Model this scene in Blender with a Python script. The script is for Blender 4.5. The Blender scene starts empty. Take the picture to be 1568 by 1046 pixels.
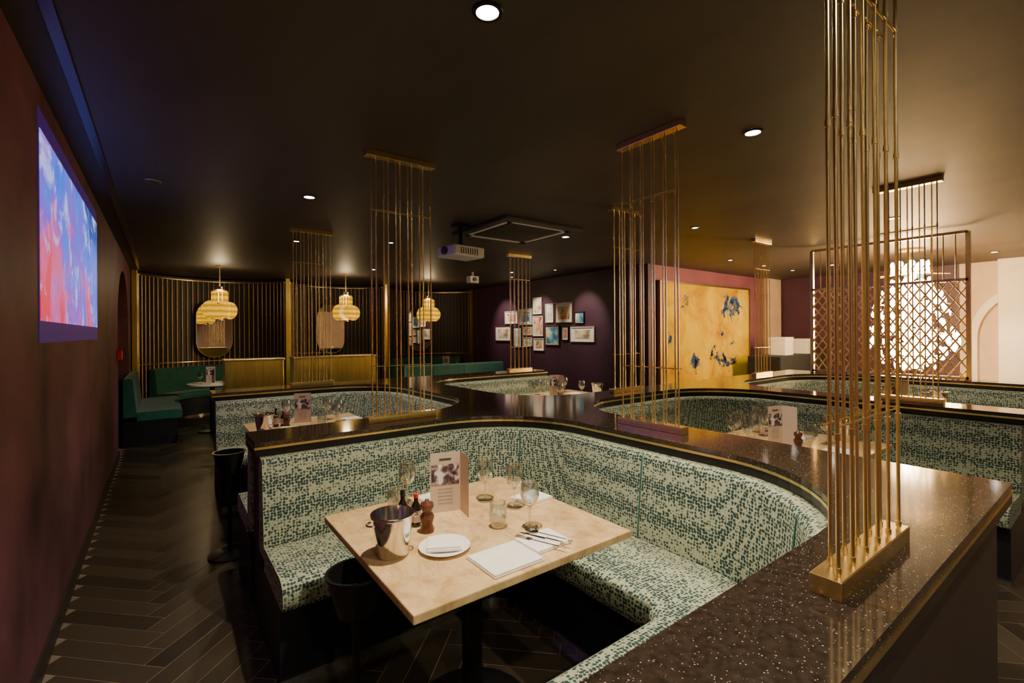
import bpy, bmesh, math, random
from math import pi, sin, cos, radians, sqrt
from mathutils import Vector, Matrix
from mathutils.geometry import tessellate_polygon
random.seed(7)
S = bpy.context.scene
CZ = 2.63          # ceiling height
LZ = 0.952         # counter top height
LG = 1.85          # lamp gain

# ------------------------------------------------------------ materials
def nm(name):
    m = bpy.data.materials.new(name); m.use_nodes = True
    nt = m.node_tree
    return m, nt.nodes, nt.links, nt.nodes['Principled BSDF']

def coords(N, L, scale=(1,1,1), kind='Object', rot=(0,0,0)):
    tc = N.new('ShaderNodeTexCoord'); mp = N.new('ShaderNodeMapping')
    mp.inputs['Scale'].default_value = scale
    mp.inputs['Rotation'].default_value = rot
    L.new(tc.outputs[kind], mp.inputs['Vector'])
    return mp.outputs['Vector']

def ramp(N, L, fac, stops, interp='LINEAR'):
    r = N.new('ShaderNodeValToRGB'); cr = r.color_ramp; cr.interpolation = interp
    cr.elements[0].position = stops[0][0]; cr.elements[0].color = (*stops[0][1], 1)
    cr.elements[1].position = stops[1][0]; cr.elements[1].color = (*stops[1][1], 1)
    for p, c in stops[2:]:
        e = cr.elements.new(p); e.color = (*c, 1)
    L.new(fac, r.inputs[0]); return r.outputs[0]

def noise(N, L, vec, scale, detail=4, rough=.55, dist=0):
    n = N.new('ShaderNodeTexNoise'); n.inputs['Scale'].default_value = scale
    n.inputs['Detail'].default_value = detail; n.inputs['Roughness'].default_value = rough
    n.inputs['Distortion'].default_value = dist
    L.new(vec, n.inputs['Vector']); return n

def math_(N, L, op, a, b=None, c=None):
    n = N.new('ShaderNodeMath'); n.operation = op
    for i, x in enumerate((a, b, c)):
        if x is None: continue
        if isinstance(x, (int, float)): n.inputs[i].default_value = x
        else: L.new(x, n.inputs[i])
    return n.outputs[0]

def mixc(N, L, f, a, b):
    mc = N.new('ShaderNodeMix'); mc.data_type = 'RGBA'
    L.new(f, mc.inputs[0])
    for i, x in ((6, a), (7, b)):
        if isinstance(x, tuple): mc.inputs[i].default_value = (*x, 1)
        else: L.new(x, mc.inputs[i])
    return mc.outputs[2]

def simple(name, col, rough=.5, metal=0, ns=6, amt=.15, bump=0, scale=(1,1,1), emit=None, es=0, spec=None, sheen=0, detail=4):
    m, N, L, B = nm(name)
    v = coords(N, L, scale)
    n = noise(N, L, v, ns, detail)
    c0 = tuple(max(0, c*(1-amt)) for c in col); c1 = tuple(min(1, c*(1+amt)) for c in col)
    L.new(ramp(N, L, n.outputs['Fac'], [(.3, c0), (.7, c1)]), B.inputs['Base Color'])
    B.inputs['Roughness'].default_value = rough; B.inputs['Metallic'].default_value = metal
    if spec is not None: B.inputs['Specular IOR Level'].default_value = spec
    if sheen: B.inputs['Sheen Weight'].default_value = sheen
    if bump:
        b = N.new('ShaderNodeBump'); b.inputs['Strength'].default_value = bump; b.inputs['Distance'].default_value = .01
        L.new(n.outputs['Fac'], b.inputs['Height']); L.new(b.outputs[0], B.inputs['Normal'])
    if emit:
        B.inputs['Emission Color'].default_value = (*emit, 1); B.inputs['Emission Strength'].default_value = es
    return m

def emis(name, col, s):
    m, N, L, B = nm(name)
    B.inputs['Base Color'].default_value = (*col, 1)
    B.inputs['Emission Color'].default_value = (*col, 1); B.inputs['Emission Strength'].default_value = s
    return m

M = {}
M['gold'] = simple('brushed_brass', (.96,.74,.34), .27, 1, 30, .08)
M['gold_dark'] = simple('dark_brass', (.42,.30,.15), .4, 1, 30, .12)
M['brass_panel'] = simple('brass_sheet', (.98,.74,.22), .30, 1, 3, .2, scale=(8,8,.6))
M['black'] = simple('black_metal', (.012,.012,.013), .3, .3)
M['navy'] = simple('dark_navy_lacquer', (.010,.012,.018), .4)
M['body'] = simple('dark_brown_panel', (.035,.026,.024), .45, 0, 4, .15)
M['steel'] = simple('polished_steel', (.78,.76,.73), .14, 1, 20, .05)
M['white'] = simple('white_linen', (.86,.84,.80), .8, 0, 30, .05, bump=.1)
M['china'] = simple('white_porcelain', (.87,.86,.83), .15, 0, 5, .02)
M['wood'] = simple('walnut_wood', (.13,.045,.02), .3, 0, 8, .35, scale=(6,6,1))
M['teal'] = simple('teal_velvet', (.004,.10,.072), .7, 0, 8, .2, sheen=.3)
M['ceiling'] = simple('ceiling_paint', (.056,.043,.034), .55, 0, 1.6, .35, bump=.12, scale=(1,.3,1), detail=8)
M['wall_l'] = simple('plum_plaster', (.145,.052,.070), .55, 0, 2.2, .4, bump=.2, detail=9)
M['wall_p'] = simple('aubergine_paint', (.060,.022,.044), .5, 0, 2, .15)
M['mauve'] = simple('mauve_paint', (.22,.075,.11), .5, 0, 2, .15)
M['alcove'] = simple('dark_slat_backing', (.030,.021,.019), .5, 0, 3, .2)
M['beige'] = simple('beige_plaster', (.6,.45,.31), .6, 0, 3, .12, bump=.1)
M['taupe'] = simple('taupe_plaster', (.32,.24,.18), .6, 0, 3, .12, bump=.1)
M['cream'] = simple('cream_trim', (.78,.71,.58), .5, 0, 3, .06)
M['grey'] = simple('projector_shell', (.74,.73,.75), .4, 0, 3, .04)
M['dgrey'] = simple('dark_grey_plastic', (.05,.047,.045), .5, 0, 3, .1)
M['mgrey'] = simple('louvre_grey', (.22,.2,.18), .5, 0, 3, .1)
M['bottle'] = simple('dark_bottle_glass', (.02,.012,.008), .08, 0, 3, .1)
M['red'] = simple('red_plastic', (.7,.02,.015), .35, 0, 3, .1)
M['cloth'] = simple('black_tablecloth', (.02,.02,.024), .85, 0, 8, .2, bump=.2)
M['mirror'] = simple('mirror_glass', (.8,.78,.74), .02, 1, 2, .01)
M['lamp'] = emis('lamp_lens', (1,.88,.70), 80)
M['lamp'].cycles.emission_sampling = 'NONE'
M['crystal'] = emis('lit_crystal', (1,.72,.36), 32)
M['exit'] = emis('exit_sign_face', (.1,.9,.7), 3)
M['exit'].cycles.emission_sampling = 'NONE'

# amber glass
m, N, L, B = nm('amber_glass')
v = coords(N, L, (1,1,1)); w = N.new('ShaderNodeTexWave'); w.inputs['Scale'].default_value = 3.5; w.bands_direction='Z'
L.new(v, w.inputs['Vector'])
col = ramp(N, L, w.outputs['Fac'], [(0,(.45,.20,.0)),(1,(.90,.52,.02))])
L.new(ramp(N, L, w.outputs['Fac'], [(0,(.25,.11,.0)),(1,(.4,.2,.01))]), B.inputs['Base Color']); L.new(col, B.inputs['Emission Color'])
B.inputs['Emission Strength'].default_value = 1.25; B.inputs['Roughness'].default_value = .12
M['amber'] = m
M['amber_core'] = emis('amber_core_glow', (1,.60,.10), 5)

# thin clear glass
m, N, L, B = nm('clear_glass')
N.remove(B)
tr = N.new('ShaderNodeBsdfTransparent'); gl = N.new('ShaderNodeBsdfGlossy'); gl.inputs['Roughness'].default_value = .04
tr.inputs['Color'].default_value = (.90,.93,.93,1)
fr = N.new('ShaderNodeLayerWeight'); fr.inputs['Blend'].default_value = .35
mx = N.new('ShaderNodeMixShader')
L.new(math_(N, L, 'MULTIPLY_ADD', fr.outputs['Facing'], .88, .11), mx.inputs[0])
L.new(tr.outputs[0], mx.inputs[1]); L.new(gl.outputs[0], mx.inputs[2])
L.new(mx.outputs[0], N['Material Output'].inputs['Surface'])
M['glass'] = m

# upholstery: small dense leopard-like print
m, N, L, B = nm('spotted_upholstery')
v = coords(N, L)
n = noise(N, L, v, 60, 1); mixv = N.new('ShaderNodeVectorMath'); mixv.operation = 'MULTIPLY_ADD'
mixv.inputs[1].default_value = (.009,.009,.009)
L.new(n.outputs['Color'], mixv.inputs[0]); L.new(v, mixv.inputs[2])
vo = N.new('ShaderNodeTexVoronoi'); vo.inputs['Scale'].default_value = 70; vo.inputs['Randomness'].default_value = .45
L.new(mixv.outputs[0], vo.inputs['Vector'])
c = ramp(N, L, vo.outputs['Distance'], [(.41,(.010,.044,.038)),(.53,(.38,.42,.29))])
L.new(c, B.inputs['Base Color']); B.inputs['Roughness'].default_value = .75
bp = N.new('ShaderNodeBump'); bp.inputs['Strength'].default_value = .3; bp.inputs['Distance'].default_value = .003
L.new(vo.outputs['Distance'], bp.inputs['Height']); L.new(bp.outputs[0], B.inputs['Normal'])
M['uph'] = m

# quartz counter
m, N, L, B = nm('dark_quartz_counter')
v = coords(N, L)
vo = N.new('ShaderNodeTexVoronoi'); vo.inputs['Scale'].default_value = 210; L.new(v, vo.inputs['Vector'])
sz = N.new('ShaderNodeSeparateColor'); L.new(vo.outputs['Color'], sz.inputs[0])
thr = math_(N, L, 'MULTIPLY', math_(N, L, 'POWER', sz.outputs[0], 4.0), .34)
lt = math_(N, L, 'LESS_THAN', vo.outputs['Distance'], thr)
n = noise(N, L, v, 60, 6)
base = ramp(N, L, n.outputs['Fac'], [(.35,(.020,.014,.0105)),(.7,(.044,.031,.022))])
L.new(mixc(N, L, lt, base, (.40,.34,.28)), B.inputs['Base Color']); B.inputs['Roughness'].default_value = .1
M['counter'] = m

# marble table
m, N, L, B = nm('beige_marble')
v = coords(N, L, (1.3,1,1), rot=(0,0,.5))
n = noise(N, L, v, 9, 10, .7, .3); n2 = noise(N, L, v, 2.2, 6, .6, 1.5)
c = ramp(N, L, n.outputs['Fac'], [(.32,(.46,.29,.12)),(.70,(.78,.58,.31)),(.46,(.61,.42,.19)),(.54,(.69,.49,.24))])
vein = ramp(N, L, n2.outputs['Fac'], [(.49,(0,0,0)),(.53,(0,0,0)),(.51,(.4,.4,.4))])
L.new(mixc(N, L, vein, c, (.42,.26,.11)), B.inputs['Base Color']); B.inputs['Roughness'].default_value = .14
M['marble'] = m

# floor planks
m, N, L, B = nm('dark_oak_planks')
at = N.new('ShaderNodeAttribute'); at.attribute_name = 'tone'
v = coords(N, L, (1,1,1)); n = noise(N, L, v, 14, 6)
c = ramp(N, L, math_(N, L, 'MULTIPLY_ADD', n.outputs['Fac'], .35, at.outputs['Fac']), [(.1,(.022,.018,.012)),(1.0,(.060,.047,.031))])
L.new(c, B.inputs['Base Color']); B.inputs['Roughness'].default_value = .3
M['plank'] = m
M['grout'] = simple('floor_joint', (.24,.19,.13), .5, 0, 10, .2)

# yellow abstract painting
m, N, L, B = nm('yellow_abstract_paint')
v = coords(N, L, (1,1,1), 'Object')
n1 = noise(N, L, v, 1.4, 7, .62, .8); n2 = noise(N, L, v, 2.6, 8, .7, .6); n3 = noise(N, L, v, 5, 5, .6, .6)
yel = ramp(N, L, n1.outputs['Fac'], [(.3,(.30,.13,.0)),(.78,(.70,.58,.08)),(.42,(.48,.27,.0)),(.52,(.55,.37,.0)),(.64,(.60,.43,.0))])
blu = ramp(N, L, n3.outputs['Fac'], [(.38,(.006,.006,.012)),(.62,(.20,.13,.0)),(.46,(.02,.04,.14)),(.54,(.05,.10,.20))])
mind = None
for px, pz, wgt in ((.72,.42,.8),(.95,.6,1.1),(.62,-.42,.8),(.2,-.35,1.3),(-.72,.55,1.3),(-.45,-.5,1.6),(.45,.0,1.6),(-1.2,-.1,2.2)):
    sb = N.new('ShaderNodeVectorMath'); sb.operation = 'DISTANCE'; L.new(v, sb.inputs[0]); sb.inputs[1].default_value = (px,0,pz)
    d_ = math_(N, L, 'MULTIPLY', sb.outputs['Value'], wgt)
    mind = d_ if mind is None else math_(N, L, 'MINIMUM', mind, d_)
dd = math_(N, L, 'MULTIPLY_ADD', n2.outputs['Fac'], 2.2, mind)
msk = ramp(N, L, math_(N, L, 'MULTIPLY', dd, .5), [(.57,(1,1,1)),(.61,(0,0,0))])
L.new(mixc(N, L, msk, yel, blu), B.inputs['Base Color']); B.inputs['Roughness'].default_value = .8
B.inputs['Specular IOR Level'].default_value = .05
M['painting'] = m

# projected image: projector light painted as emission
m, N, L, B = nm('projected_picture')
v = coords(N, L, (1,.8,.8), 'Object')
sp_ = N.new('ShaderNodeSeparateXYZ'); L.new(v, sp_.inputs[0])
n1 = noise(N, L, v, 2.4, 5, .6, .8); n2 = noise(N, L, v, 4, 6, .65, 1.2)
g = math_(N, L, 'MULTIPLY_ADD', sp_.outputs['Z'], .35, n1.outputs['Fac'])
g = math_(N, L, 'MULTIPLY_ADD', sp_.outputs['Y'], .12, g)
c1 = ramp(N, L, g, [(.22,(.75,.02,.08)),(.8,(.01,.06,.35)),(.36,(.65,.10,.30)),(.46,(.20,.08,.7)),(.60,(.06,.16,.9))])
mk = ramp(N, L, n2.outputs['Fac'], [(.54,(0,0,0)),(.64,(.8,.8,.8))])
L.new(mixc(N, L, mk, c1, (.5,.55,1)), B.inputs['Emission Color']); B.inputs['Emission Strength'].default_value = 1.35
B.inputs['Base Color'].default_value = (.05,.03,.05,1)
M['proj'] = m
M['halo'] = emis('painted_projector_spill', (.045,.010,.11), .6)  # dim emission painted in place of stray projector light

def art(name, seed, cols):
    m, N, L, B = nm(name)
    v = coords(N, L, (1,1,1)); n = N.new('ShaderNodeTexNoise'); n.inputs['Scale'].default_value = 5
    n.noise_dimensions = '4D'; n.inputs['W'].default_value = seed; L.new(v, n.inputs['Vector'])
    L.new(ramp(N, L, n.outputs['Fac'], [(.38,cols[0]),(.62,cols[2]),(.5,cols[1])]), B.inputs['Base Color'])
    B.inputs['Roughness'].default_value = .5
    return m
ARTS = [art('print_sepia',1,[(.35,.2,.12),(.7,.6,.45),(.8,.75,.6)]),
        art('print_blue',4,[(.04,.12,.25),(.15,.42,.5),(.75,.7,.45)]),
        art('print_pale',9,[(.45,.52,.45),(.75,.75,.62),(.8,.8,.7)]),
        art('print_red',13,[(.65,.03,.02),(.75,.55,.4),(.8,.72,.6)]),
        art('print_orange',17,[(.6,.18,.03),(.85,.55,.25),(.15,.25,.15)])]
m, N, L, B = nm('menu_photo')
v = coords(N, L); n = noise(N, L, v, 22, 3, .5, 1)
L.new(ramp(N, L, n.outputs['Fac'], [(.40,(.03,.02,.03)),(.62,(.80,.78,.74)),(.5,(.16,.10,.12)),(.55,(.45,.36,.32))]), B.inputs['Base Color'])
M['food'] = m
M['paper'] = simple('menu_paper', (.62,.50,.40), .6, 0, 4, .03)

# ------------------------------------------------------------ mesh builder
class MB:
    def __init__(s): s.v=[]; s.f=[]; s.m=[]
    def add(s, vs, fs, m=0):
        o=len(s.v); s.v += [tuple(p) for p in vs]
        for f in fs: s.f.append([i+o for i in f]); s.m.append(m)
        return s
    def box(s, x0,x1,y0,y1,z0,z1, m=0, rz=0, about=None):
        vs=[(x0,y0,z0),(x1,y0,z0),(x1,y1,z0),(x0,y1,z0),(x0,y0,z1),(x1,y0,z1),(x1,y1,z1),(x0,y1,z1)]
        if rz:
            cx,cy = about or ((x0+x1)/2,(y0+y1)/2)
            vs=[(cx+(x-cx)*cos(rz)-(y-cy)*sin(rz), cy+(x-cx)*sin(rz)+(y-cy)*cos(rz), z) for x,y,z in vs]
        return s.add(vs,[(0,3,2,1),(4,5,6,7),(0,1,5,4),(1,2,6,5),(2,3,7,6),(3,0,4,7)],m)
    def cyl(s,p0,p1,r0,r1=None,seg=10,m=0):
        r1=r0 if r1 is None else r1
        p0=Vector(p0);p1=Vector(p1);d=(p1-p0).normalized()
        a=Vector((1,0,0)) if abs(d.x)<.9 else Vector((0,1,0))
        u=d.cross(a).normalized();w=d.cross(u)
        vs=[]
        for p,r in((p0,r0),(p1,r1)):
            for i in range(seg):
                t=2*pi*i/seg; vs.append(p+u*cos(t)*r+w*sin(t)*r)
        fs=[(i,(i+1)%seg,seg+(i+1)%seg,seg+i) for i in range(seg)]
        fs+=[tuple(range(seg))[::-1],tuple(range(seg,2*seg))]
        return s.add(vs,fs,m)
    def lathe(s,prof,c=(0,0,0),seg=24,m=0):
        vs=[];fs=[]
        n=len(prof)
        for r,z in prof:
            for i in range(seg):
                t=2*pi*i/seg; vs.append((c[0]+max(r,1e-4)*cos(t),c[1]+max(r,1e-4)*sin(t),c[2]+z))
        for k in range(n-1):
            for i in range(seg):
                j=(i+1)%seg; fs.append((k*seg+i,k*seg+j,(k+1)*seg+j,(k+1)*seg+i))
        return s.add(vs,fs,m)
    def prism(s,poly,z0,z1,m=0,mtop=None):
        n=len(poly)
        o=[(x,y,z0) for x,y in poly]+[(x,y,z1) for x,y in poly]
        s.add(o,[(i,(i+1)%n,n+(i+1)%n,n+i) for i in range(n)],m)
        tri=tessellate_polygon([[Vector((x,y,0)) for x,y in poly]])
        s.add([(x,y,z1) for x,y in poly],[tuple(t) for t in tri],m if mtop is None else mtop)
        s.add([(x,y,z0) for x,y in poly],[tuple(t)[::-1] for t in tri],m)
        return s
    def sweep(s,path,prof,m=0,closed_prof=True):
        n=len(path);k=len(prof);vs=[]
        for i,p in enumerate(path):
            a=Vector(path[max(i-1,0)]);b=Vector(path[min(i+1,n-1)])
            d1=(Vector(p)-a);d2=(b-Vector(p))
            if d1.length<1e-6:d1=d2
            if d2.length<1e-6:d2=d1
            d1=d1.normalized();d2=d2.normalized()
            n1=Vector((d1.y,-d1.x));n2=Vector((d2.y,-d2.x));nn=(n1+n2).normalized()
            sc=1/max(.5,nn.dot(n1))
            for o,z in prof: vs.append((p[0]+nn.x*o*sc,p[1]+nn.y*o*sc,z))
        fs=[]
        for i in range(n-1):
            for j in range(k if closed_prof else k-1):
                jj=(j+1)%k
                fs.append((i*k+j,i*k+jj,(i+1)*k+jj,(i+1)*k+j))
        if closed_prof:
            fs.append(tuple(range(k))[::-1]); fs.append(tuple((n-1)*k+j for j in range(k)))
        return s.add(vs,fs,m)
    def obj(s,name,mats,parent=None,loc=(0,0,0),smooth=True,bevel=0,ang=.6,rot=None):
        me=bpy.data.meshes.new(name); me.from_pydata(s.v,[],s.f)
        for mt in (mats if isinstance(mats,(list,tuple)) else [mats]): me.materials.append(mt)
        me.polygons.foreach_set('material_index',s.m)
        bm=bmesh.new();bm.from_mesh(me)
        bmesh.ops.recalc_face_normals(bm,faces=bm.faces)
        if smooth:
            for f in bm.faces:f.smooth=True
            for e in bm.edges:
                if e.calc_face_angle(0)>ang:e.smooth=False
        bm.to_mesh(me);bm.free();me.update()
        o=bpy.data.objects.new(name,me);S.collection.objects.link(o);o.location=loc
        if rot:o.rotation_euler=rot
        if parent:o.parent=parent
        if bevel:
            b=o.modifiers.new('bevel','BEVEL');b.width=bevel;b.segments=2;b.limit_method='ANGLE'
        return o

def empty(name,loc=(0,0,0),rz=0):
    e=bpy.data.objects.new(name,None);e.empty_display_size=.1;S.collection.objects.link(e);e.location=loc;e.rotation_euler=(0,0,rz);return e

def arc(cx,cy,r,a0,a1,n=14):
    return [(cx+r*cos(radians(a0+(a1-a0)*i/n)),cy+r*sin(radians(a0+(a1-a0)*i/n))) for i in range(n+1)]
def offset_poly(P,d):
    n=len(P);out=[]
    for i in range(n):
        a=Vector(P[i-1]);p=Vector(P[i]);b=Vector(P[(i+1)%n])
        d1=(p-a).normalized();d2=(b-p).normalized()
        n1=Vector((-d1.y,d1.x));n2=Vector((-d2.y,d2.x));nn=(n1+n2).normalized()
        q=p+nn*(d/max(.5,nn.dot(n1)));out.append((q.x,q.y))
    return out

# ------------------------------------------------------------ room shell
X0,X1,Y0,Y1=-.44,11.0,-2.6,11.6
mb=MB();W=.11;n_=5;LL=W*n_;tones=[]
mb.box(X0-.3,X1+.2,Y0-.2,Y1+.2,-.08,-.0015,1);tones+= [0.5]*6
c45,s45=cos(pi/4),sin(pi/4);g=.0022
def plank(x0,x1,y0,y1):
    cx=(x0+x1)/2;cy=(y0+y1)/2;wx=cx*c45-cy*s45;wy=cx*s45+cy*c45
    if not(X0-.1<wx<X1 and Y0<wy<Y1):return
    q=[(x0+g,y0+g),(x1-g,y0+g),(x1-g,y1-g),(x0+g,y1-g)]
    mb.add([(x*c45-y*s45,x*s45+y*c45,0) for x,y in q],[(0,1,2,3)],0);tones.append(random.random())
for st in range(-16,17):
    for k in range(-160,200):
        ox=st*LL;oy=-st*LL
        plank(k*W+ox,k*W+LL+ox,k*W+oy,k*W+W+oy)
        plank(k*W+ox,k*W+W+ox,(k+1)*W+oy,(k+1)*W+LL+oy)
fl=mb.obj('floor',[M['plank'],M['grout']],smooth=False)
a=fl.data.attributes.new('tone','FLOAT','FACE')
a.data.foreach_set('value',tones)

MB().box(X0-.2,X1+.2,Y0-.2,Y1+.2,CZ,CZ+.1).obj('ceiling',M['ceiling'],smooth=False)
ya,yb,zs=7.45,9.6,1.65
pts=[(Y0-.2,0),(ya,0),(ya,zs)]
ry=(yb-ya)/2;cy=(ya+yb)/2
pts+=[(cy-ry*cos(t*pi/20),zs+.75*sin(t*pi/20)) for t in range(1,20)]
pts+=[(yb,zs),(yb,0),(Y1+.1,0),(Y1+.1,CZ),(Y0-.2,CZ)]
mbw=MB();n=len(pts)
tri=tessellate_polygon([[Vector((y,z,0)) for y,z in pts]])
mbw.add([(X0,y,z) for y,z in pts],[tuple(t) for t in tri])
mbw.add([(X0-.18,y,z) for y,z in pts],[tuple(t) for t in tri])
mbw.add([(X0,y,z) for y,z in pts]+[(X0-.18,y,z) for y,z in pts],[(i,(i+1)%n,n+(i+1)%n,n+i) for i in range(n)])
mbw.obj('wall_left',M['wall_l'],smooth=False)
MB().box(X0-.24,X0-.18,ya-.1,yb+.1,0,2.55).obj('wall_recess',M['alcove'],smooth=False)
MB().box(X0-.18,6.6,Y1,Y1+.12,0,CZ).obj('wall_back',M['wall_p'],smooth=False)
MB().box(6.45,6.6,4.9,Y1,0,CZ).obj('wall_gallery',M['wall_p'],smooth=False)
MB().box(6.6,X1,4.9,5.02,0,CZ).obj('wall_painting',M['mauve'],smooth=False)
MB().box(X1,X1+.12,1.9,5.02,0,CZ).obj('wall_right',M['wall_p'],smooth=False)
MB().box(X1,X1+.12,Y0,1.9,0,CZ).obj('wall_right_plaster',M['beige'],smooth=False)
MB().box(X0,X1,Y0-.12,Y0,0,CZ).obj('wall_front',M['taupe'],smooth=False)
MB().box(10.35,10.95,4.78,4.9,0,CZ).obj('trim_pilaster',M['beige'],smooth=False,bevel=.01)
MB().box(10.7,11,.95,1.4,0,CZ).obj('trim_column',M['cream'],smooth=False,bevel=.01)
mb=MB();r0,r1=.62,.72;cyy,czz=1.05,1.35
A=[(cyy+r0*cos(t*pi/24),czz+r0*1.2*sin(t*pi/24)) for t in range(25)]
Bp=[(cyy+r1*cos(t*pi/24),czz+r1*1.2*sin(t*pi/24)) for t in range(25)]
for i in range(24):
    q=[A[i],A[i+1],Bp[i+1],Bp[i]]
    mb.add([(10.9,y,z) for y,z in q]+[(11.0,y,z) for y,z in q],[(0,1,2,3),(0,1,5,4),(1,2,6,5),(2,3,7,6),(3,0,4,7)])
mb.box(10.9,11,cyy+.62,cyy+.72,0,czz)
mb.obj('trim_arch',M['cream'],smooth=False)
MB().box(-.33,-.29,Y0,10.3,CZ-.012,CZ).obj('trim_ceiling_track',M['black'],smooth=False)
MB().box(X0,X0+.012,Y0,ya,0,.1).obj('baseboard_left',M['body'],smooth=False)

# ------------------------------------------------------------ partition counter
r=.62
YN=2.68;YA=3.02;YB=5.2;YC=5.55
P=[(.3,.285),(2.43,.285)]
P+=arc(2.43+r,YN-r,r,180,90)+arc(4.45-r,YN-r,r,90,0)+[(4.45,.45),(4.75,.45)]
P+=arc(4.75+r,YN-r,r,180,90)+arc(6.87-r,YN-r,r,90,0)+[(6.87,.45),(7.15,.45),(7.15,YA)]
P+=arc(2.43+r,YA+r,r,270,180)+arc(2.43+r,YB-r,r,180,90)+[(4.5,YB),(4.5,YC),(.37,YC),(.37,YB)]
P+=arc(2.02-r,YB-r,r,90,0)+arc(2.02-r,YA+r,r,0,-90)+[(.37,YA),(.37,YN)]
P+=arc(2.04-r,YN-r,r,90,0)+arc(2.04-r,.53+r,r,0,-90)+[(.3,.53)]
pc=empty('booth_partition_counter')
MB().prism(offset_poly(P,.035),0,.88).obj('panel_body',M['body'],pc,smooth=False)
MB().prism(P,.88,.916).obj('ledge_lower',M['black'],pc,smooth=False)
MB().prism(offset_poly(P,-.003),.916,.928).obj('brass_inlay',M['gold'],pc,smooth=False)
MB().prism(P,.928,LZ).obj('counter_top',M['counter'],pc,smooth=False)

# ------------------------------------------------------------ banquettes
def banquette(name,path,mat,seams,top=.878,base=M['navy'],so=.56):
    e=empty(name)
    MB().sweep(path,[(-.03,.40),(-.03,top-.01),(-.015,top),(.045,top),(.062,top-.008),(.072,top-.03),(.105,.52),(.11,.40)]).obj('backrest',mat,e,ang=.9)
    MB().sweep(path,[(.112,.345),(.112,.455),(.13,.462),(so-.07,.468),(so-.03,.460),(so-.008,.443),(so,.415),(so,.375),(so-.01,.350),(so-.03,.345)]).obj('seat',mat,e,ang=.9)
    MB().sweep(path,[(-.03,0),(-.03,.34),(so-.06,.34),(so-.06,0)]).obj('base',base,e)
    MB().sweep(path,[(so-.06,0),(so-.06,.03),(so-.052,.03),(so-.052,0)]).obj('kick_strip',M['steel'],e)
    mb=MB();n=len(path)
    for fr in seams:
        i=int(fr*(n-1));p=Vector(path[i]);q=Vector(path[min(i+1,n-1)]);d=(q-p).normalized();nn=Vector((d.y,-d.x))
        pr=[(.055,top-.004),(.0735,top-.03),(.1065,.52),(.113,.47)]
        for (o1,z1),(o2,z2) in zip(pr,pr[1:]):
            mb.cyl((p.x+nn.x*o1,p.y+nn.y*o1,z1),(p.x+nn.x*o2,p.y+nn.y*o2,z2),.004,seg=6)
    if seams: mb.obj('seams',M['teal'],e)
    return e
def dense(pts,st=.12):
    out=[pts[0]]
    for a,b in zip(pts,pts[1:]):
        k=max(1,int((Vector(b)-Vector(a)).length/st))
        for i in range(1,k+1):out.append((a[0]+(b[0]-a[0])*i/k,a[1]+(b[1]-a[1])*i/k))
    return out
banquette('banquette_booth',dense([(.39,YN)]+arc(2.04-r,YN-r,r,90,0)+arc(2.04-r,.53+r,r,0,-90)+[(.32,.53)]),M['uph'],[.31,.5,.72])
banquette('banquette_booth',dense([(2.43,.5)]+arc(2.43+r,YN-r,r,180,90)+arc(4.45-r,YN-r,r,90,0)+[(4.45,.47)]),M['uph'],[.28,.5,.72])
banquette('banquette_booth',dense([(4.75,.47)]+arc(4.75+r,YN-r,r,180,90)+arc(6.87-r,YN-r,r,90,0)+[(6.87,.47)]),M['uph'],[.28,.5,.72])
banquette('banquette_booth',dense([(.39,YB)]+arc(2.02-r,YB-r,r,90,0)+arc(2.02-r,YA+r,r,0,-90)+[(.39,YA)]),M['uph'],[.28,.5,.72])
banquette('banquette_booth',dense([(4.48,YA)]+arc(2.43+r,YA+r,r,270,180)+arc(2.43+r,YB-r,r,180,90)+[(4.48,YB)]),M['uph'],[.28,.5,.72])

# ------------------------------------------------------------ rod screens
def rods(x,y,axis,L_=.46,top=CZ):
    e=empty('brass_rod_screen',(x,y,0))
    def bx(a0,a1,b0,b1,z0,z1):
        return (a0,a1,b0,b1,z0,z1) if axis=='x' else (b0,b1,a0,a1,z0,z1)
    h=L_/2
    MB().box(*bx(-h,h,-.03,.03,LZ,LZ+.04)).obj('base_bar',M['gold'],e,smooth=False,bevel=.002)
    MB().box(*bx(-h,h,-.03,.03,top-.035,top)).obj('ceiling_bar',M['gold'],e,smooth=False,bevel=.002)
    mb=MB();k=6
    for row,(cnt,off) in enumerate(((6,-.014),(5,.014))):
        for i in range(cnt):
            t=(-h+.03)+(L_-.06)*(i+(.5 if row else 0))/(k-1)
            p=(t,off) if axis=='x' else (off,t)
            mb.cyl((*p,LZ+.04),(*p,top-.035),.0042,seg=10)
            for z in (LZ+.05,1.28+.03*row,1.95,2.28-.03*row):
                mb.cyl((*p,z-.007),(*p,z+.007),.0062,seg=10)
    for z in (1.30,2.27):
        for off in(-.014,.014):
            a=(-h+.03,off,z);b=(h-.03,off,z)
            if axis=='y':a=(a[1],a[0],z);b=(b[1],b[0],z)
            mb.cyl(a,b,.0026,seg=6)
    mb.obj('rods',M['gold'],e)
    return e
rods(1.32,.395,'x'); rods(1.23,2.84,'x'); rods(2.23,1.68,'y',.44); rods(1.3,5.38,'x',.44)
rods(3.43,2.85,'x',.42); rods(4.15,5.4,'x',.42); rods(6.0,2.85,'x',.42); rods(4.6,1.09,'y',.42)

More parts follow.
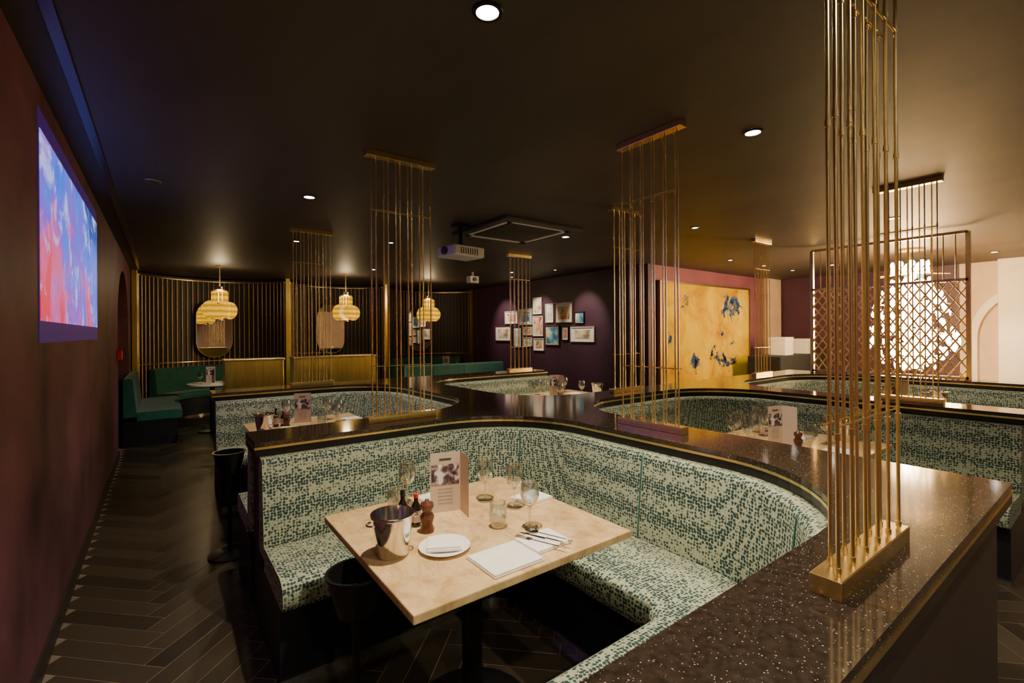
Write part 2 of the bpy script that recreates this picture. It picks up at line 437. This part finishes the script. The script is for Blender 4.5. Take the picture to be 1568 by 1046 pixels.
# ------------------------------------------------------------ lattice screen on far spine
e=empty('brass_lattice_screen',(7.02,0,0));mb=MB()
ya_,yb_,za_,zb_=1.14,2.67,LZ,2.57
for y in(ya_,yb_):mb.box(-.02,.02,y-.02,y+.02,za_,zb_)
for z in(zb_,2.05,za_+.02):mb.box(-.02,.02,ya_,yb_,z-.015,z+.015)
mb.obj('frame',M['gold'],e,smooth=False)
mb=MB()
y0,y1,z0,z1=ya_,yb_,za_,2.05
for sgn in(1,-1):
    c=-5
    while c<8:
        ptsl=[];sl=1.5*sgn
        for yy in(y0,y1):
            zz=sl*yy+c
            if z0<=zz<=z1:ptsl.append((yy,zz))
        for zz in(z0,z1):
            yy=(zz-c)/sl
            if y0<yy<y1:ptsl.append((yy,zz))
        if len(ptsl)>=2:
            (a,b),(c1,d1)=ptsl[0],ptsl[1]
            if abs(a-c1)>.01:mb.cyl((0.005*sgn,a,b),(0.005*sgn,c1,d1),.009,seg=6)
        c+=.15
mb.obj('lattice',M['gold'],e)
mb=MB()
for i in range(1,15):
    y=ya_+(yb_-ya_)*i/15;mb.cyl((0,y,2.05),(0,y,zb_),.006,seg=8)
mb.obj('upper_rods',M['gold'],e)

# ------------------------------------------------------------ chandelier
e=empty('glass_disc_chandelier',(8.35,1.95,0))
mb=MB();mb.lathe([(0,CZ),(.16,CZ),(.16,CZ-.03),(0,CZ-.03)],seg=24);mb.cyl((0,0,CZ-.03),(0,0,1.2),.012)
for z in(2.3,1.9,1.5):
    for i in range(8):
        t=i*pi/4;mb.cyl((0,0,z),(.42*cos(t),.42*sin(t),z-.05),.006,seg=6)
mb.obj('stem',M['gold'],e)
mb=MB()
def disc(c,r,t,th=.012,seg=10):
    n=Vector((cos(t),sin(t),0))*th/2
    mb.cyl(Vector(c)-n,Vector(c)+n,r,seg=seg)
for i in range(280):
    f=(i+.5)/280
    z=.98+1.22*f
    rr=(.20+.32*sin(pi*min(1,f*1.5)))*1.0 if f<.6 else .20+.32*(1-f)/.4*1.0
    t=i*2.39996;q=rr*random.uniform(.5,1)
    disc((q*cos(t),q*sin(t),z+random.uniform(-.03,.03)),random.uniform(.035,.06),t+random.uniform(-.6,.6))
for i in range(20):
    t=i*pi/10; disc((.2*cos(t),.2*sin(t),2.33+.08*(i%2)),.045,t)
mb.obj('glass_discs',M['crystal'],e)
l=bpy.data.lights.new('chandelier_glow','POINT');l.energy=120*LG;l.color=(1,.76,.46);l.shadow_soft_size=.08
lo=bpy.data.objects.new('bulb',l);S.collection.objects.link(lo);lo.location=(0,0,2.25);lo.parent=e

# ------------------------------------------------------------ yellow painting
e=empty('abstract_painting',(8.17,4.86,1.46))
MB().box(-1.46,1.46,-.02,.03,-.88,.88).obj('canvas',M['painting'],e,smooth=False)
mb=MB()
for a in((-1.5,1.5,-.035,.04,.88,.91),(-1.5,1.5,-.035,.04,-.91,-.88),(-1.5,-1.46,-.035,.04,-.88,.88),(1.46,1.5,-.035,.04,-.88,.88)):mb.box(*a)
mb.obj('frame',M['gold_dark'],e,smooth=False)
FR=[(7.89,7.58,2.26,1.89),(7.48,7.21,2.11,1.70),(7.19,6.65,2.11,1.68),(6.62,6.34,1.91,1.66),(8.93,8.42,2.01,1.70),
(8.38,7.93,2.04,1.67),(7.90,7.54,1.87,1.42),(9.34,8.67,1.68,1.30),(8.62,8.28,1.65,1.17),(8.24,7.93,1.64,1.44),
(8.24,7.93,1.41,1.20),(7.88,7.52,1.39,1.11),(7.50,7.04,1.66,1.23),(7.0,6.77,1.64,1.33),(6.73,6.08,1.62,1.31)]
for i,(ya1,yb1,zt,zb) in enumerate(FR):
    w=(ya1-yb1)/2-.01;h=(zt-zb)/2-.01
    e=empty('framed_picture',(6.45,(ya1+yb1)/2,(zt+zb)/2));t=.018
    mb=MB()
    for b in((-.035,-.002,-w,w,h-t,h),(-.035,-.002,-w,w,-h,-h+t),(-.035,-.002,-w,-w+t,-h+t,h-t),(-.035,-.002,w-t,w,-h+t,h-t)):mb.box(*b)
    mb.obj('frame',M[['cream','cream','wood','black','cream'][i%5]],e,smooth=False)
    MB().box(-.02,-.002,-w+t,w-t,-h+t,h-t).obj('mount',M['white'],e,smooth=False)
    q=.68 if i%3 else .9
    MB().box(-.023,-.02,-(w-t)*q,(w-t)*q,-(h-t)*q,(h-t)*q).obj('print',ARTS[(i*2+i//5)%5],e,smooth=False)

# ------------------------------------------------------------ projected image on left wall, painted on thin glowing panels
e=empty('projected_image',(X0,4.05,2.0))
MB().box(0,.003,-1.14,1.14,-.53,.52).obj('painted_spill',M['halo'],e,smooth=False)
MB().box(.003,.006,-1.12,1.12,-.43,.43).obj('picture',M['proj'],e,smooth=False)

# ------------------------------------------------------------ tables
def table(name,x,y,w=.89,d=.86):
    e=empty(name,(x,y,0))
    MB().box(-w/2,w/2,-d/2,d/2,.722,.75).obj('marble_top',M['marble'],e,smooth=False,bevel=.004)
    mb=MB();mb.box(-.16,.16,-.16,.16,.70,.722);mb.cyl((0,0,.02),(0,0,.70),.04,seg=16);mb.lathe([(0,0),(.24,0),(.24,.012),(.05,.03),(0,.03)],seg=28)
    mb.obj('pedestal',M['black'],e)
    return e
DA=2.52
table('dining_table',.975,1.592)
table('dining_table',.98,1.585+DA)
table('dining_table',3.4,1.42)
table('dining_table',3.85,4.11)
table('dining_table',5.85,1.42)

TZ=.75
def wine_glass(x,y,z=TZ,s=1):
    e=MB();R=[(0,0),(.034,0),(.034,.002),(.006,.006),(.004,.012),(.004,.075),(.012,.085),(.03,.105),(.038,.13),(.037,.155),(.031,.185),(.030,.185),(.036,.155),(.037,.13),(.029,.107),(.0,.09)]
    e.lathe([(a*s,b*s) for a,b in R],seg=24)
    return e.obj('wine_glass',M['glass'],loc=(x,y,z),ang=1.2)
def tumbler(x,y,z=TZ):
    e=MB();e.lathe([(0,0),(.026,0),(.034,.03),(.036,.055),(.031,.095),(.030,.095),(.035,.055),(.032,.03),(.024,.006),(0,.006)],seg=24)
    return e.obj('glass_tumbler',M['glass'],loc=(x,y,z),ang=1.2)
def bucket(x,y,z=TZ):
    e=empty('steel_ice_bucket',(x,y,z))
    MB().lathe([(0,.0),(.05,.0),(.053,.004),(.068,.13),(.074,.135),(.074,.141),(.066,.141),(.05,.01),(0,.01)],seg=32).obj('pail',M['steel'],e)
    mb=MB()
    for sg in(1,-1):
        prev=None
        for i in range(9):
            t=-pi/2+pi*i/8;p=(sg*(.070+.02*cos(t)),.02*sin(t),.118)
            if prev:mb.cyl(prev,p,.003,seg=6)
            prev=p
    mb.obj('handles',M['steel'],e);return e
def napkin(x,y,rz=0,w=.105,z=TZ,plate=True):
    e=empty('side_plate_with_napkin' if plate else 'folded_napkin',(x,y,z),rz)
    if plate:
        MB().lathe([(0,0),(.055,0),(.06,.004),(.088,.011),(.09,.013),(.088,.014),(.06,.008),(0,.007)],seg=36).obj('plate',M['china'],e)
        MB().box(-.06,.06,-.055,.055,.012,.022).box(-.06,.055,-.05,.045,.022,.028).obj('napkin',M['white'],e,smooth=False,bevel=.003)
    else:
        MB().box(-w,w,-w*.85,w*.85,.0,.007).box(-w*.98,w*.96,-w*.83,w*.8,.007,.012).obj('napkin',M['white'],e,smooth=False,bevel=.003)
    return e
def cutlery(x,y,rz):
    mb=MB()
    mb.box(-.1,.03,.028,.034,.012,.015);mb.box(.03,.05,.02,.042,.012,.015)
    for k in range(4):mb.box(.05,.095,.0205+k*.006,.0235+k*.006,.012,.015)
    mb.box(-.1,-.01,-.004,.004,.012,.018);mb.add([(-.01,-.005,.013),(.09,-.004,.013),(.1,.004,.013),(-.01,.007,.013),(-.01,-.005,.016),(.09,-.004,.015),(.1,.004,.015),(-.01,.007,.016)],[(0,1,2,3),(4,5,6,7),(0,1,5,4),(1,2,6,5),(2,3,7,6),(3,0,4,7)])
    mb.box(-.1,.04,-.036,-.030,.012,.015)
    vs=[(.065+.028*cos(t*pi/8),-.033+.018*sin(t*pi/8),.0165) for t in range(16)];vs.append((.065,-.033,.012))
    mb.add(vs,[(i,(i+1)%16,16) for i in range(16)])
    return mb.obj('cutlery_set',M['steel'],loc=(x,y,TZ),smooth=False,rot=(0,0,rz))
def menu(x,y,rz,z=TZ,h=.25):
    e=empty('folding_menu_card',(x,y,z),rz)
    fold=[(-.11,-.012),(.01,.03),(.055,-.06)]
    mb=MB()
    for (a,b) in zip(fold,fold[1:]):
        mb.add([(a[0],a[1],0),(b[0],b[1],0),(b[0],b[1],h),(a[0],a[1],h),(a[0],a[1]+.001,0),(b[0],b[1]+.001,0),(b[0],b[1]+.001,h),(a[0],a[1]+.001,h)],[(0,1,2,3),(4,5,6,7),(0,1,5,4),(1,2,6,5),(2,3,7,6),(3,0,4,7)])
    mb.obj('card',M['paper'],e,smooth=False)
    a,b=fold[0],fold[1]
    def quad(u0,u1,z0,z1,mt,nm_):
        A=Vector(a);B_=Vector(b);p=A.lerp(B_,u0);q=A.lerp(B_,u1)
        MB().add([(p.x,p.y-.0012,z0*h),(q.x,q.y-.0012,z0*h),(q.x,q.y-.0012,z1*h),(p.x,p.y-.0012,z1*h)],[(0,1,2,3)]).obj(nm_,mt,e,smooth=False)
    quad(.04,.96,.46,.80,M['food'],'photo')
    quad(.3,.7,.87,.90,M['dgrey'],'title')
    for k in range(5):quad(.25,.75,.38-k*.06,.39-k*.06,M['mgrey'],'text_line')
    return e
def mill(x,y,z=TZ):
    return MB().lathe([(0,0),(.026,0),(.027,.01),(.02,.03),(.026,.05),(.027,.06),(.017,.075),(.018,.08),(.026,.095),(.024,.108),(.01,.114),(.008,.122),(0,.125)],seg=24).obj('pepper_mill',M['wood'],loc=(x,y,z),ang=1.2)
def sauce(x,y,h,capm,z=TZ):
    e=empty('sauce_bottle',(x,y,z))
    MB().lathe([(0,0),(.019,0),(.02,.004),(.02,h*.6),(.008,h*.78),(.008,h*.88),(0,h*.88)],seg=20).obj('bottle',M['bottle'],e)
    MB().lathe([(0,h*.88),(.0095,h*.88),(.0095,h),(0,h)],seg=16).obj('cap',capm,e)
    MB().lathe([(.0204,h*.15),(.0204,h*.5)],seg=20).obj('label',M['paper'],e)
    return e
def setting(dx,dy):
    bucket(.625+dx,1.53+dy);napkin(.785+dx,1.46+dy,-.5)
    mill(.80+dx,1.625+dy);sauce(.735+dx,1.70+dy,.15,M['black']);sauce(.79+dx,1.70+dy,.125,M['red'])
    menu(.985+dx,1.72+dy,radians(-37))
    napkin(.905+dx,1.265+dy,.0,.1,plate=False);napkin(1.09+dx,1.29+dy,.0,.08,plate=False);cutlery(1.09+dx,1.29+dy,radians(112))
    napkin(1.335+dx,1.66+dy,.1,.075,plate=False);napkin(.99+dx,1.93+dy,.1,.07,plate=False)
    wine_glass(1.155+dx,1.765+dy);wine_glass(1.21+dx,1.62+dy);wine_glass(1.134+dx,1.42+dy,s=.95)
    wine_glass(.86+dx,1.94+dy);tumbler(.79+dx,1.90+dy);tumbler(1.04+dx,1.50+dy)
setting(0,0);setting(0,DA)
for dx,dy in((2.42,-.16),(2.85,2.53),(4.87,-.16)):
    bucket(1.32+dx,1.38+dy);menu(.90+dx,1.60+dy,radians(-37));mill(.80+dx,1.47+dy)
    for a,b in((.66,1.82),(.76,1.72),(1.04,1.80),(1.1,1.42),(.70,1.36),(1.22,1.84),(1.13,1.90),(.80,1.86),(.62,1.70)):wine_glass(a+dx,b+dy)
    napkin(.66+dx,1.57+dy,0,.06,plate=False);napkin(1.18+dx,1.62+dy,0,.08,plate=False);napkin(.92+dx,1.29+dy,0,.09,plate=False)

def stand(x,y,h):
    e=empty('ice_bucket_stand',(x,y,0))
    MB().lathe([(0,h-.14),(.06,h-.14),(.085,h-.05),(.094,h-.004),(.1,h-.004),(.1,h+.003),(.09,h+.003),(.08,h-.05),(.055,h-.13),(0,h-.13)],seg=32).obj('bowl',M['black'],e)
    mb=MB();mb.cyl((0,0,.015),(0,0,h-.14),.014,seg=14);mb.lathe([(0,0),(.13,0),(.13,.01),(.02,.022),(0,.022)],seg=32);mb.obj('post',M['black'],e)
stand(.53,1.63,.68);stand(.36,3.74,.70)

# ------------------------------------------------------------ back alcoves
def alcove(x0,x1):
    yb0=10.4;c=(x1-x0)/2;s=.72;R=(c*c+s*s)/(2*s);cx=(x0+x1)/2;cy=yb0+s-R
    th=math.degrees(math.asin(c/R))
    path=arc(cx,cy,R,90+th,90-th,28)
    e=empty('slatted_alcove_screen')
    MB().sweep(path,[(0,0),(0,CZ-.02),(-.03,CZ-.02),(-.03,0)]).obj('backing',M['alcove'],e)
    mb=MB();mb.sweep(path,[(.0,CZ-.08),(.0,CZ-.06),(.045,CZ-.06),(.045,CZ-.08)]);mb.sweep(path,[(.0,.98),(.0,.995),(.045,.995),(.045,.98)])
    mb.obj('rails',M['gold'],e)
    mb=MB();k=int(R*radians(2*th)/.09)
    for i in range(k+1):
        a_=radians(90+th-2*th*i/k);x=cx+(R-.03)*cos(a_);y=cy+(R-.03)*sin(a_)
        mb.cyl((x,y,.02),(x,y,CZ-.08),.007,seg=8)
    mb.obj('slats',M['gold_dark'],e)
    bp=arc(cx,cy,R-.1,90+th*.86,90-th*.86,20)
    banquette('teal_banquette',bp,M['teal'],[.2,.4,.6,.8],top=.9,so=.5)
    e=empty('capsule_mirror',(cx,cy+R-.14,1.62));w=.3;hh=.56
    pts=[(w*cos(radians(t)),hh-w+w*sin(radians(t))) for t in range(0,181,10)]+[(w*cos(radians(t)),-hh+w+w*sin(radians(t))) for t in range(180,361,10)]
    mb=MB();n=len(pts);mb.add([(x,0,z) for x,z in pts]+[(x,.015,z) for x,z in pts],[tuple(range(n)),tuple(range(n,2*n))]+[(i,(i+1)%n,n+(i+1)%n,n+i) for i in range(n)])
    mb.obj('glass',M['mirror'],e,smooth=False)
    mb=MB()
    for i in range(n):
        a_=pts[i];b_=pts[(i+1)%n]
        if (Vector(a_)-Vector(b_)).length>1e-4:mb.cyl((a_[0],.005,a_[1]),(b_[0],.005,b_[1]),.009,seg=8)
    mb.obj('rim',M['gold_dark'],e)
alcove(-.36,2.0);alcove(2.06,4.05);alcove(4.11,6.35)
for x in(-.385,2.03,4.08,6.39):
    MB().box(x-.04,x+.04,10.30,10.42,0,CZ).obj('trim_brass_column',M['brass_panel'],smooth=False,bevel=.004)
banquette('teal_banquette',dense([(X0+.04,8.1),(X0+.04,9.9)]),M['teal'],[.5],top=.92,so=.62)

def pendant(x,y):
    e=empty('amber_glass_pendant',(x,y,0))
    mb=MB();mb.lathe([(0,CZ),(.06,CZ),(.06,CZ-.02),(0,CZ-.02)],seg=20);mb.cyl((0,0,CZ-.02),(0,0,1.76),.009);mb.lathe([(0,2.29),(.05,2.29),(.05,2.25),(.12,2.22),(.12,2.21),(0,2.21)],seg=20)
    mb.lathe([(0,1.74),(.06,1.74),(.06,1.76),(0,1.76)],seg=20)
    mb.lathe([(.0,2.0),(.16,2.0),(.16,2.012),(0,2.012)],seg=24)
    mb.obj('brass_stem',M['gold'],e)
    MB().lathe([(.0,1.78),(.05,1.78),(.05,1.99),(.0,1.99)],seg=20).lathe([(0,2.02),(.075,2.02),(.075,2.2),(0,2.2)],seg=20).obj('core_lamp',M['amber_core'],e)
    mb=MB()
    for i in range(9):
        t=i*2*pi/9+.2;rr=.15;zc=1.90+.02*(i%2)
        c=Vector((rr*cos(t),rr*sin(t),zc));n=Vector((cos(t+.5),sin(t+.5),0))*.008
        mb.cyl(c-n,c+n,.14,seg=28)
    for i in range(12):
        t=i*pi/6;c0=(.10*cos(t),.10*sin(t),2.02);c1_=(.10*cos(t),.10*sin(t),2.2)
        mb.cyl(c0,c1_,.022,seg=10)
    mb.obj('glass_discs',M['amber'],e)
    l=bpy.data.lights.new('pendant_glow','POINT');l.energy=8*LG;l.color=(1,.76,.45);l.shadow_soft_size=.05
    lo=bpy.data.objects.new('bulb',l);S.collection.objects.link(lo);lo.location=(0,0,2.34);lo.parent=e
pendant(.75,9);pendant(2.78,9);pendant(4.5,9)
def rtable(x,y):
    e=empty('round_cafe_table',(x,y,0))
    MB().lathe([(0,.72),(.33,.72),(.335,.725),(.335,.745),(.33,.75),(0,.75)],seg=40).obj('top',M['cream'],e)
    mb=MB();mb.cyl((0,0,.02),(0,0,.72),.035,seg=16);mb.lathe([(0,0),(.2,0),(.2,.015),(0,.03)],seg=28);mb.obj('pedestal',M['black'],e)
for x,y in((.62,8.75),(2.9,9.15),(5.0,9.1)):
    rtable(x,y);menu(x+.02,y+.05,radians(-37));wine_glass(x+.2,y-.08);wine_glass(x-.16,y-.12);napkin(x+.02,y-.22,0,.06,plate=False)
for x0,x1 in((.65,1.36),(1.5,2.68)):
    e=empty('brass_clad_divider')
    MB().box(x0,x1,7.2,7.5,0,1.15).obj('brass_cladding',M['brass_panel'],e,smooth=False,bevel=.004)
    MB().box(x0-.01,x1+.01,7.19,7.51,1.15,1.175).obj('cap',M['gold'],e,smooth=False,bevel=.003)
banquette('teal_banquette',dense([(3.3,7.5),(5.3,7.5)]),M['teal'],[.3,.6],top=.95,so=.5)

e=empty('draped_service_table');MB().box(8.9,10.9,3.9,4.5,0,1.04).obj('cloth',M['cloth'],e,smooth=False,bevel=.02)
for x,w,h in((9.6,.34,.34),(10.55,.28,.3)):
    e=empty('white_gift_box',(x,4.2,1.04));MB().box(-w/2,w/2,-.15,.15,0,h).obj('carton',M['china'],e,smooth=False,bevel=.004);MB().box(-w/2-.006,w/2+.006,-.156,.156,h-.06,h+.004).obj('lid',M['white'],e,smooth=False,bevel=.003)

e=empty('fire_call_point',(X0,7.28,1.27));MB().box(0,.05,-.05,.05,-.06,.06).obj('housing',M['red'],e,smooth=False,bevel=.006);MB().box(.05,.053,-.03,.03,-.035,.035).obj('glass_face',M['china'],e,smooth=False)
e=empty('exit_sign',(X1,2.5,2.5));MB().box(-.05,0,-.16,.16,-.08,.08).obj('housing',M['dgrey'],e,smooth=False);MB().box(-.054,-.05,-.14,.14,-.06,.06).obj('face',M['exit'],e,smooth=False)

# ------------------------------------------------------------ ceiling equipment
e=empty('ceiling_air_conditioner',(3.15,4.15,0),0)
mb=MB();a=.52
for b in((-a,a,-a,-a+.09),(-a,a,a-.09,a),(-a,-a+.09,-a+.09,a-.09),(a-.09,a,-a+.09,a-.09)):mb.box(*b,CZ-.035,CZ)
mb.obj('frame',M['dgrey'],e,smooth=False,bevel=.006)
mb=MB();q=.34
for b in((-q,q,-a+.1,-a+.15),(-q,q,a-.15,a-.1),(-a+.1,-a+.15,-q,q),(a-.15,a-.1,-q,q)):mb.box(*b,CZ-.03,CZ-.012)
mb.obj('louvres',M['grey'],e,smooth=False)
mb=MB();mb.box(-.34,.34,-.34,.34,CZ-.03,CZ)
for i in range(11):mb.box(-.32,.32,-.3+i*.057,-.285+i*.057,CZ-.036,CZ-.03)
mb.obj('grille',M['dgrey'],e,smooth=False)
e=empty('ceiling_projector',(2.5,4.25,2.34),radians(8))
MB().box(-.2,.2,-.15,.15,-.055,.055).obj('shell',M['grey'],e,smooth=False,bevel=.018)
mb=MB()
for i in range(8):mb.box(-.12+i*.03,-.107+i*.03,-.152,-.15,-.035,.03)
mb.cyl((-.2,.0,0),(-.225,.0,0),.04,seg=20)
mb.obj('vents_and_lens',M['dgrey'],e)
MB().cyl((0,0,.055),(0,0,CZ-2.34-.02),.022,seg=14).box(-.07,.07,-.05,.05,.055,.075).box(-.07,.07,-.07,.07,CZ-2.34-.02,CZ-2.34).obj('mount',M['black'],e)

def spot(x,y,P,size=105,tilt=None,parent=None,blend=.8,col=(1,.83,.62)):
    l=bpy.data.lights.new('spot','SPOT');l.energy=P*LG;l.color=col;l.spot_size=radians(size);l.spot_blend=blend;l.shadow_soft_size=.03
    o=bpy.data.objects.new('lamp',l);S.collection.objects.link(o)
    if parent:o.parent=parent
    o.location=(0,0,CZ-.03)
    if tilt:
        d=Vector(tilt)-Vector((x,y,CZ));o.rotation_euler=d.to_track_quat('-Z','Y').to_euler()
    return o
def downlight(x,y,P=0,lit=True,r_=.04,**k):
    e=empty('recessed_downlight',(x,y,0))
    MB().lathe([(r_,CZ-.001),(r_,CZ-.008),(r_+.012,CZ-.008),(r_+.016,CZ-.001)],seg=28).obj('trim_ring',M['black' if lit else 'gold_dark'],e)
    MB().lathe([(0,CZ-.004),(r_,CZ-.004)],seg=24).obj('lens',M['lamp' if lit else 'dgrey'],e)
    if P:spot(x,y,P,parent=e,**k)
downlight(.92,1.37,125);downlight(2.69,1.32,70);downlight(3.81,4.06,85);downlight(.97,4.08,60)
downlight(2.96,8.04,35,r_=.035);downlight(4.63,2.9,50,r_=.03);downlight(2.27,5.55,35,r_=.025);downlight(-.055,4.32,0,False)
downlight(5.9,1.5,65);downlight(1.5,-.25,50,r_=.04,size=140);downlight(3.4,-.9,60);downlight(.2,-1.2,80,size=140)  # all but the first: out-of-view downlights added for ambient fill
downlight(9.7,1.3,140);downlight(9.2,3.2,40);downlight(8.6,-.6,140);downlight(5.9,-.9,70)  # all but the first: extra downlights added to brighten the right region
downlight(1.3,6.1,90,r_=.03,tilt=(1.5,7.2,.6));downlight(5.2,7.0,35,r_=.03)  # first one added and tilted to brighten the brass dividers
for y in(6.3,7.6,8.9):downlight(5.65,y,50,size=60,tilt=(6.45,y,1.7),r_=.025)
for x in(7.2,8.3,9.4):downlight(x,3.9,14,size=80,tilt=(x,4.9,1.4),r_=.03,col=(1,.90,.75))
def fitting(name,x,y,r_,h,m):
    MB().lathe([(0,CZ-h),(r_*.6,CZ-h),(r_,CZ-h*.3),(r_,CZ),(0,CZ)],seg=20).obj(name,M[m])
fitting('sprinkler_head',.55,2.5,.022,.03,'mgrey');fitting('sprinkler_head',.35,6.3,.025,.03,'mgrey')
fitting('round_air_vent',4.9,.52,.12,.012,'dgrey');fitting('round_air_vent',1.75,.35,.1,.012,'dgrey');fitting('sprinkler_head',2.1,3.4,.025,.03,'mgrey')
e=empty('security_camera',(4.6,7.4,0));MB().box(-.09,.09,-.07,.07,CZ-.2,CZ-.08).cyl((0,0,CZ-.08),(0,0,CZ),.02).obj('housing',M['grey'],e,smooth=False);MB().cyl((-.0,-.07,CZ-.14),(0,-.09,CZ-.14),.035,seg=16).obj('lens',M['black'],e)

# ------------------------------------------------------------ world, camera
w=bpy.data.worlds.new('World');S.world=w;w.use_nodes=True
w.node_tree.nodes['Background'].inputs[0].default_value=(.02,.015,.012,1)
cam=bpy.data.cameras.new('camera');co=bpy.data.objects.new('camera',cam);S.collection.objects.link(co)
cam.sensor_width=36;cam.lens=16.53;cam.shift_y=-.0083;cam.clip_start=.02
yaw=radians(36.6)
R=Matrix.Rotation(-yaw,4,'Z')@Matrix.Rotation(pi/2,4,'X')@Matrix.Rotation(radians(-.4),4,'Z')
co.matrix_world=Matrix.Translation((0,0,1.5))@R
S.camera=co
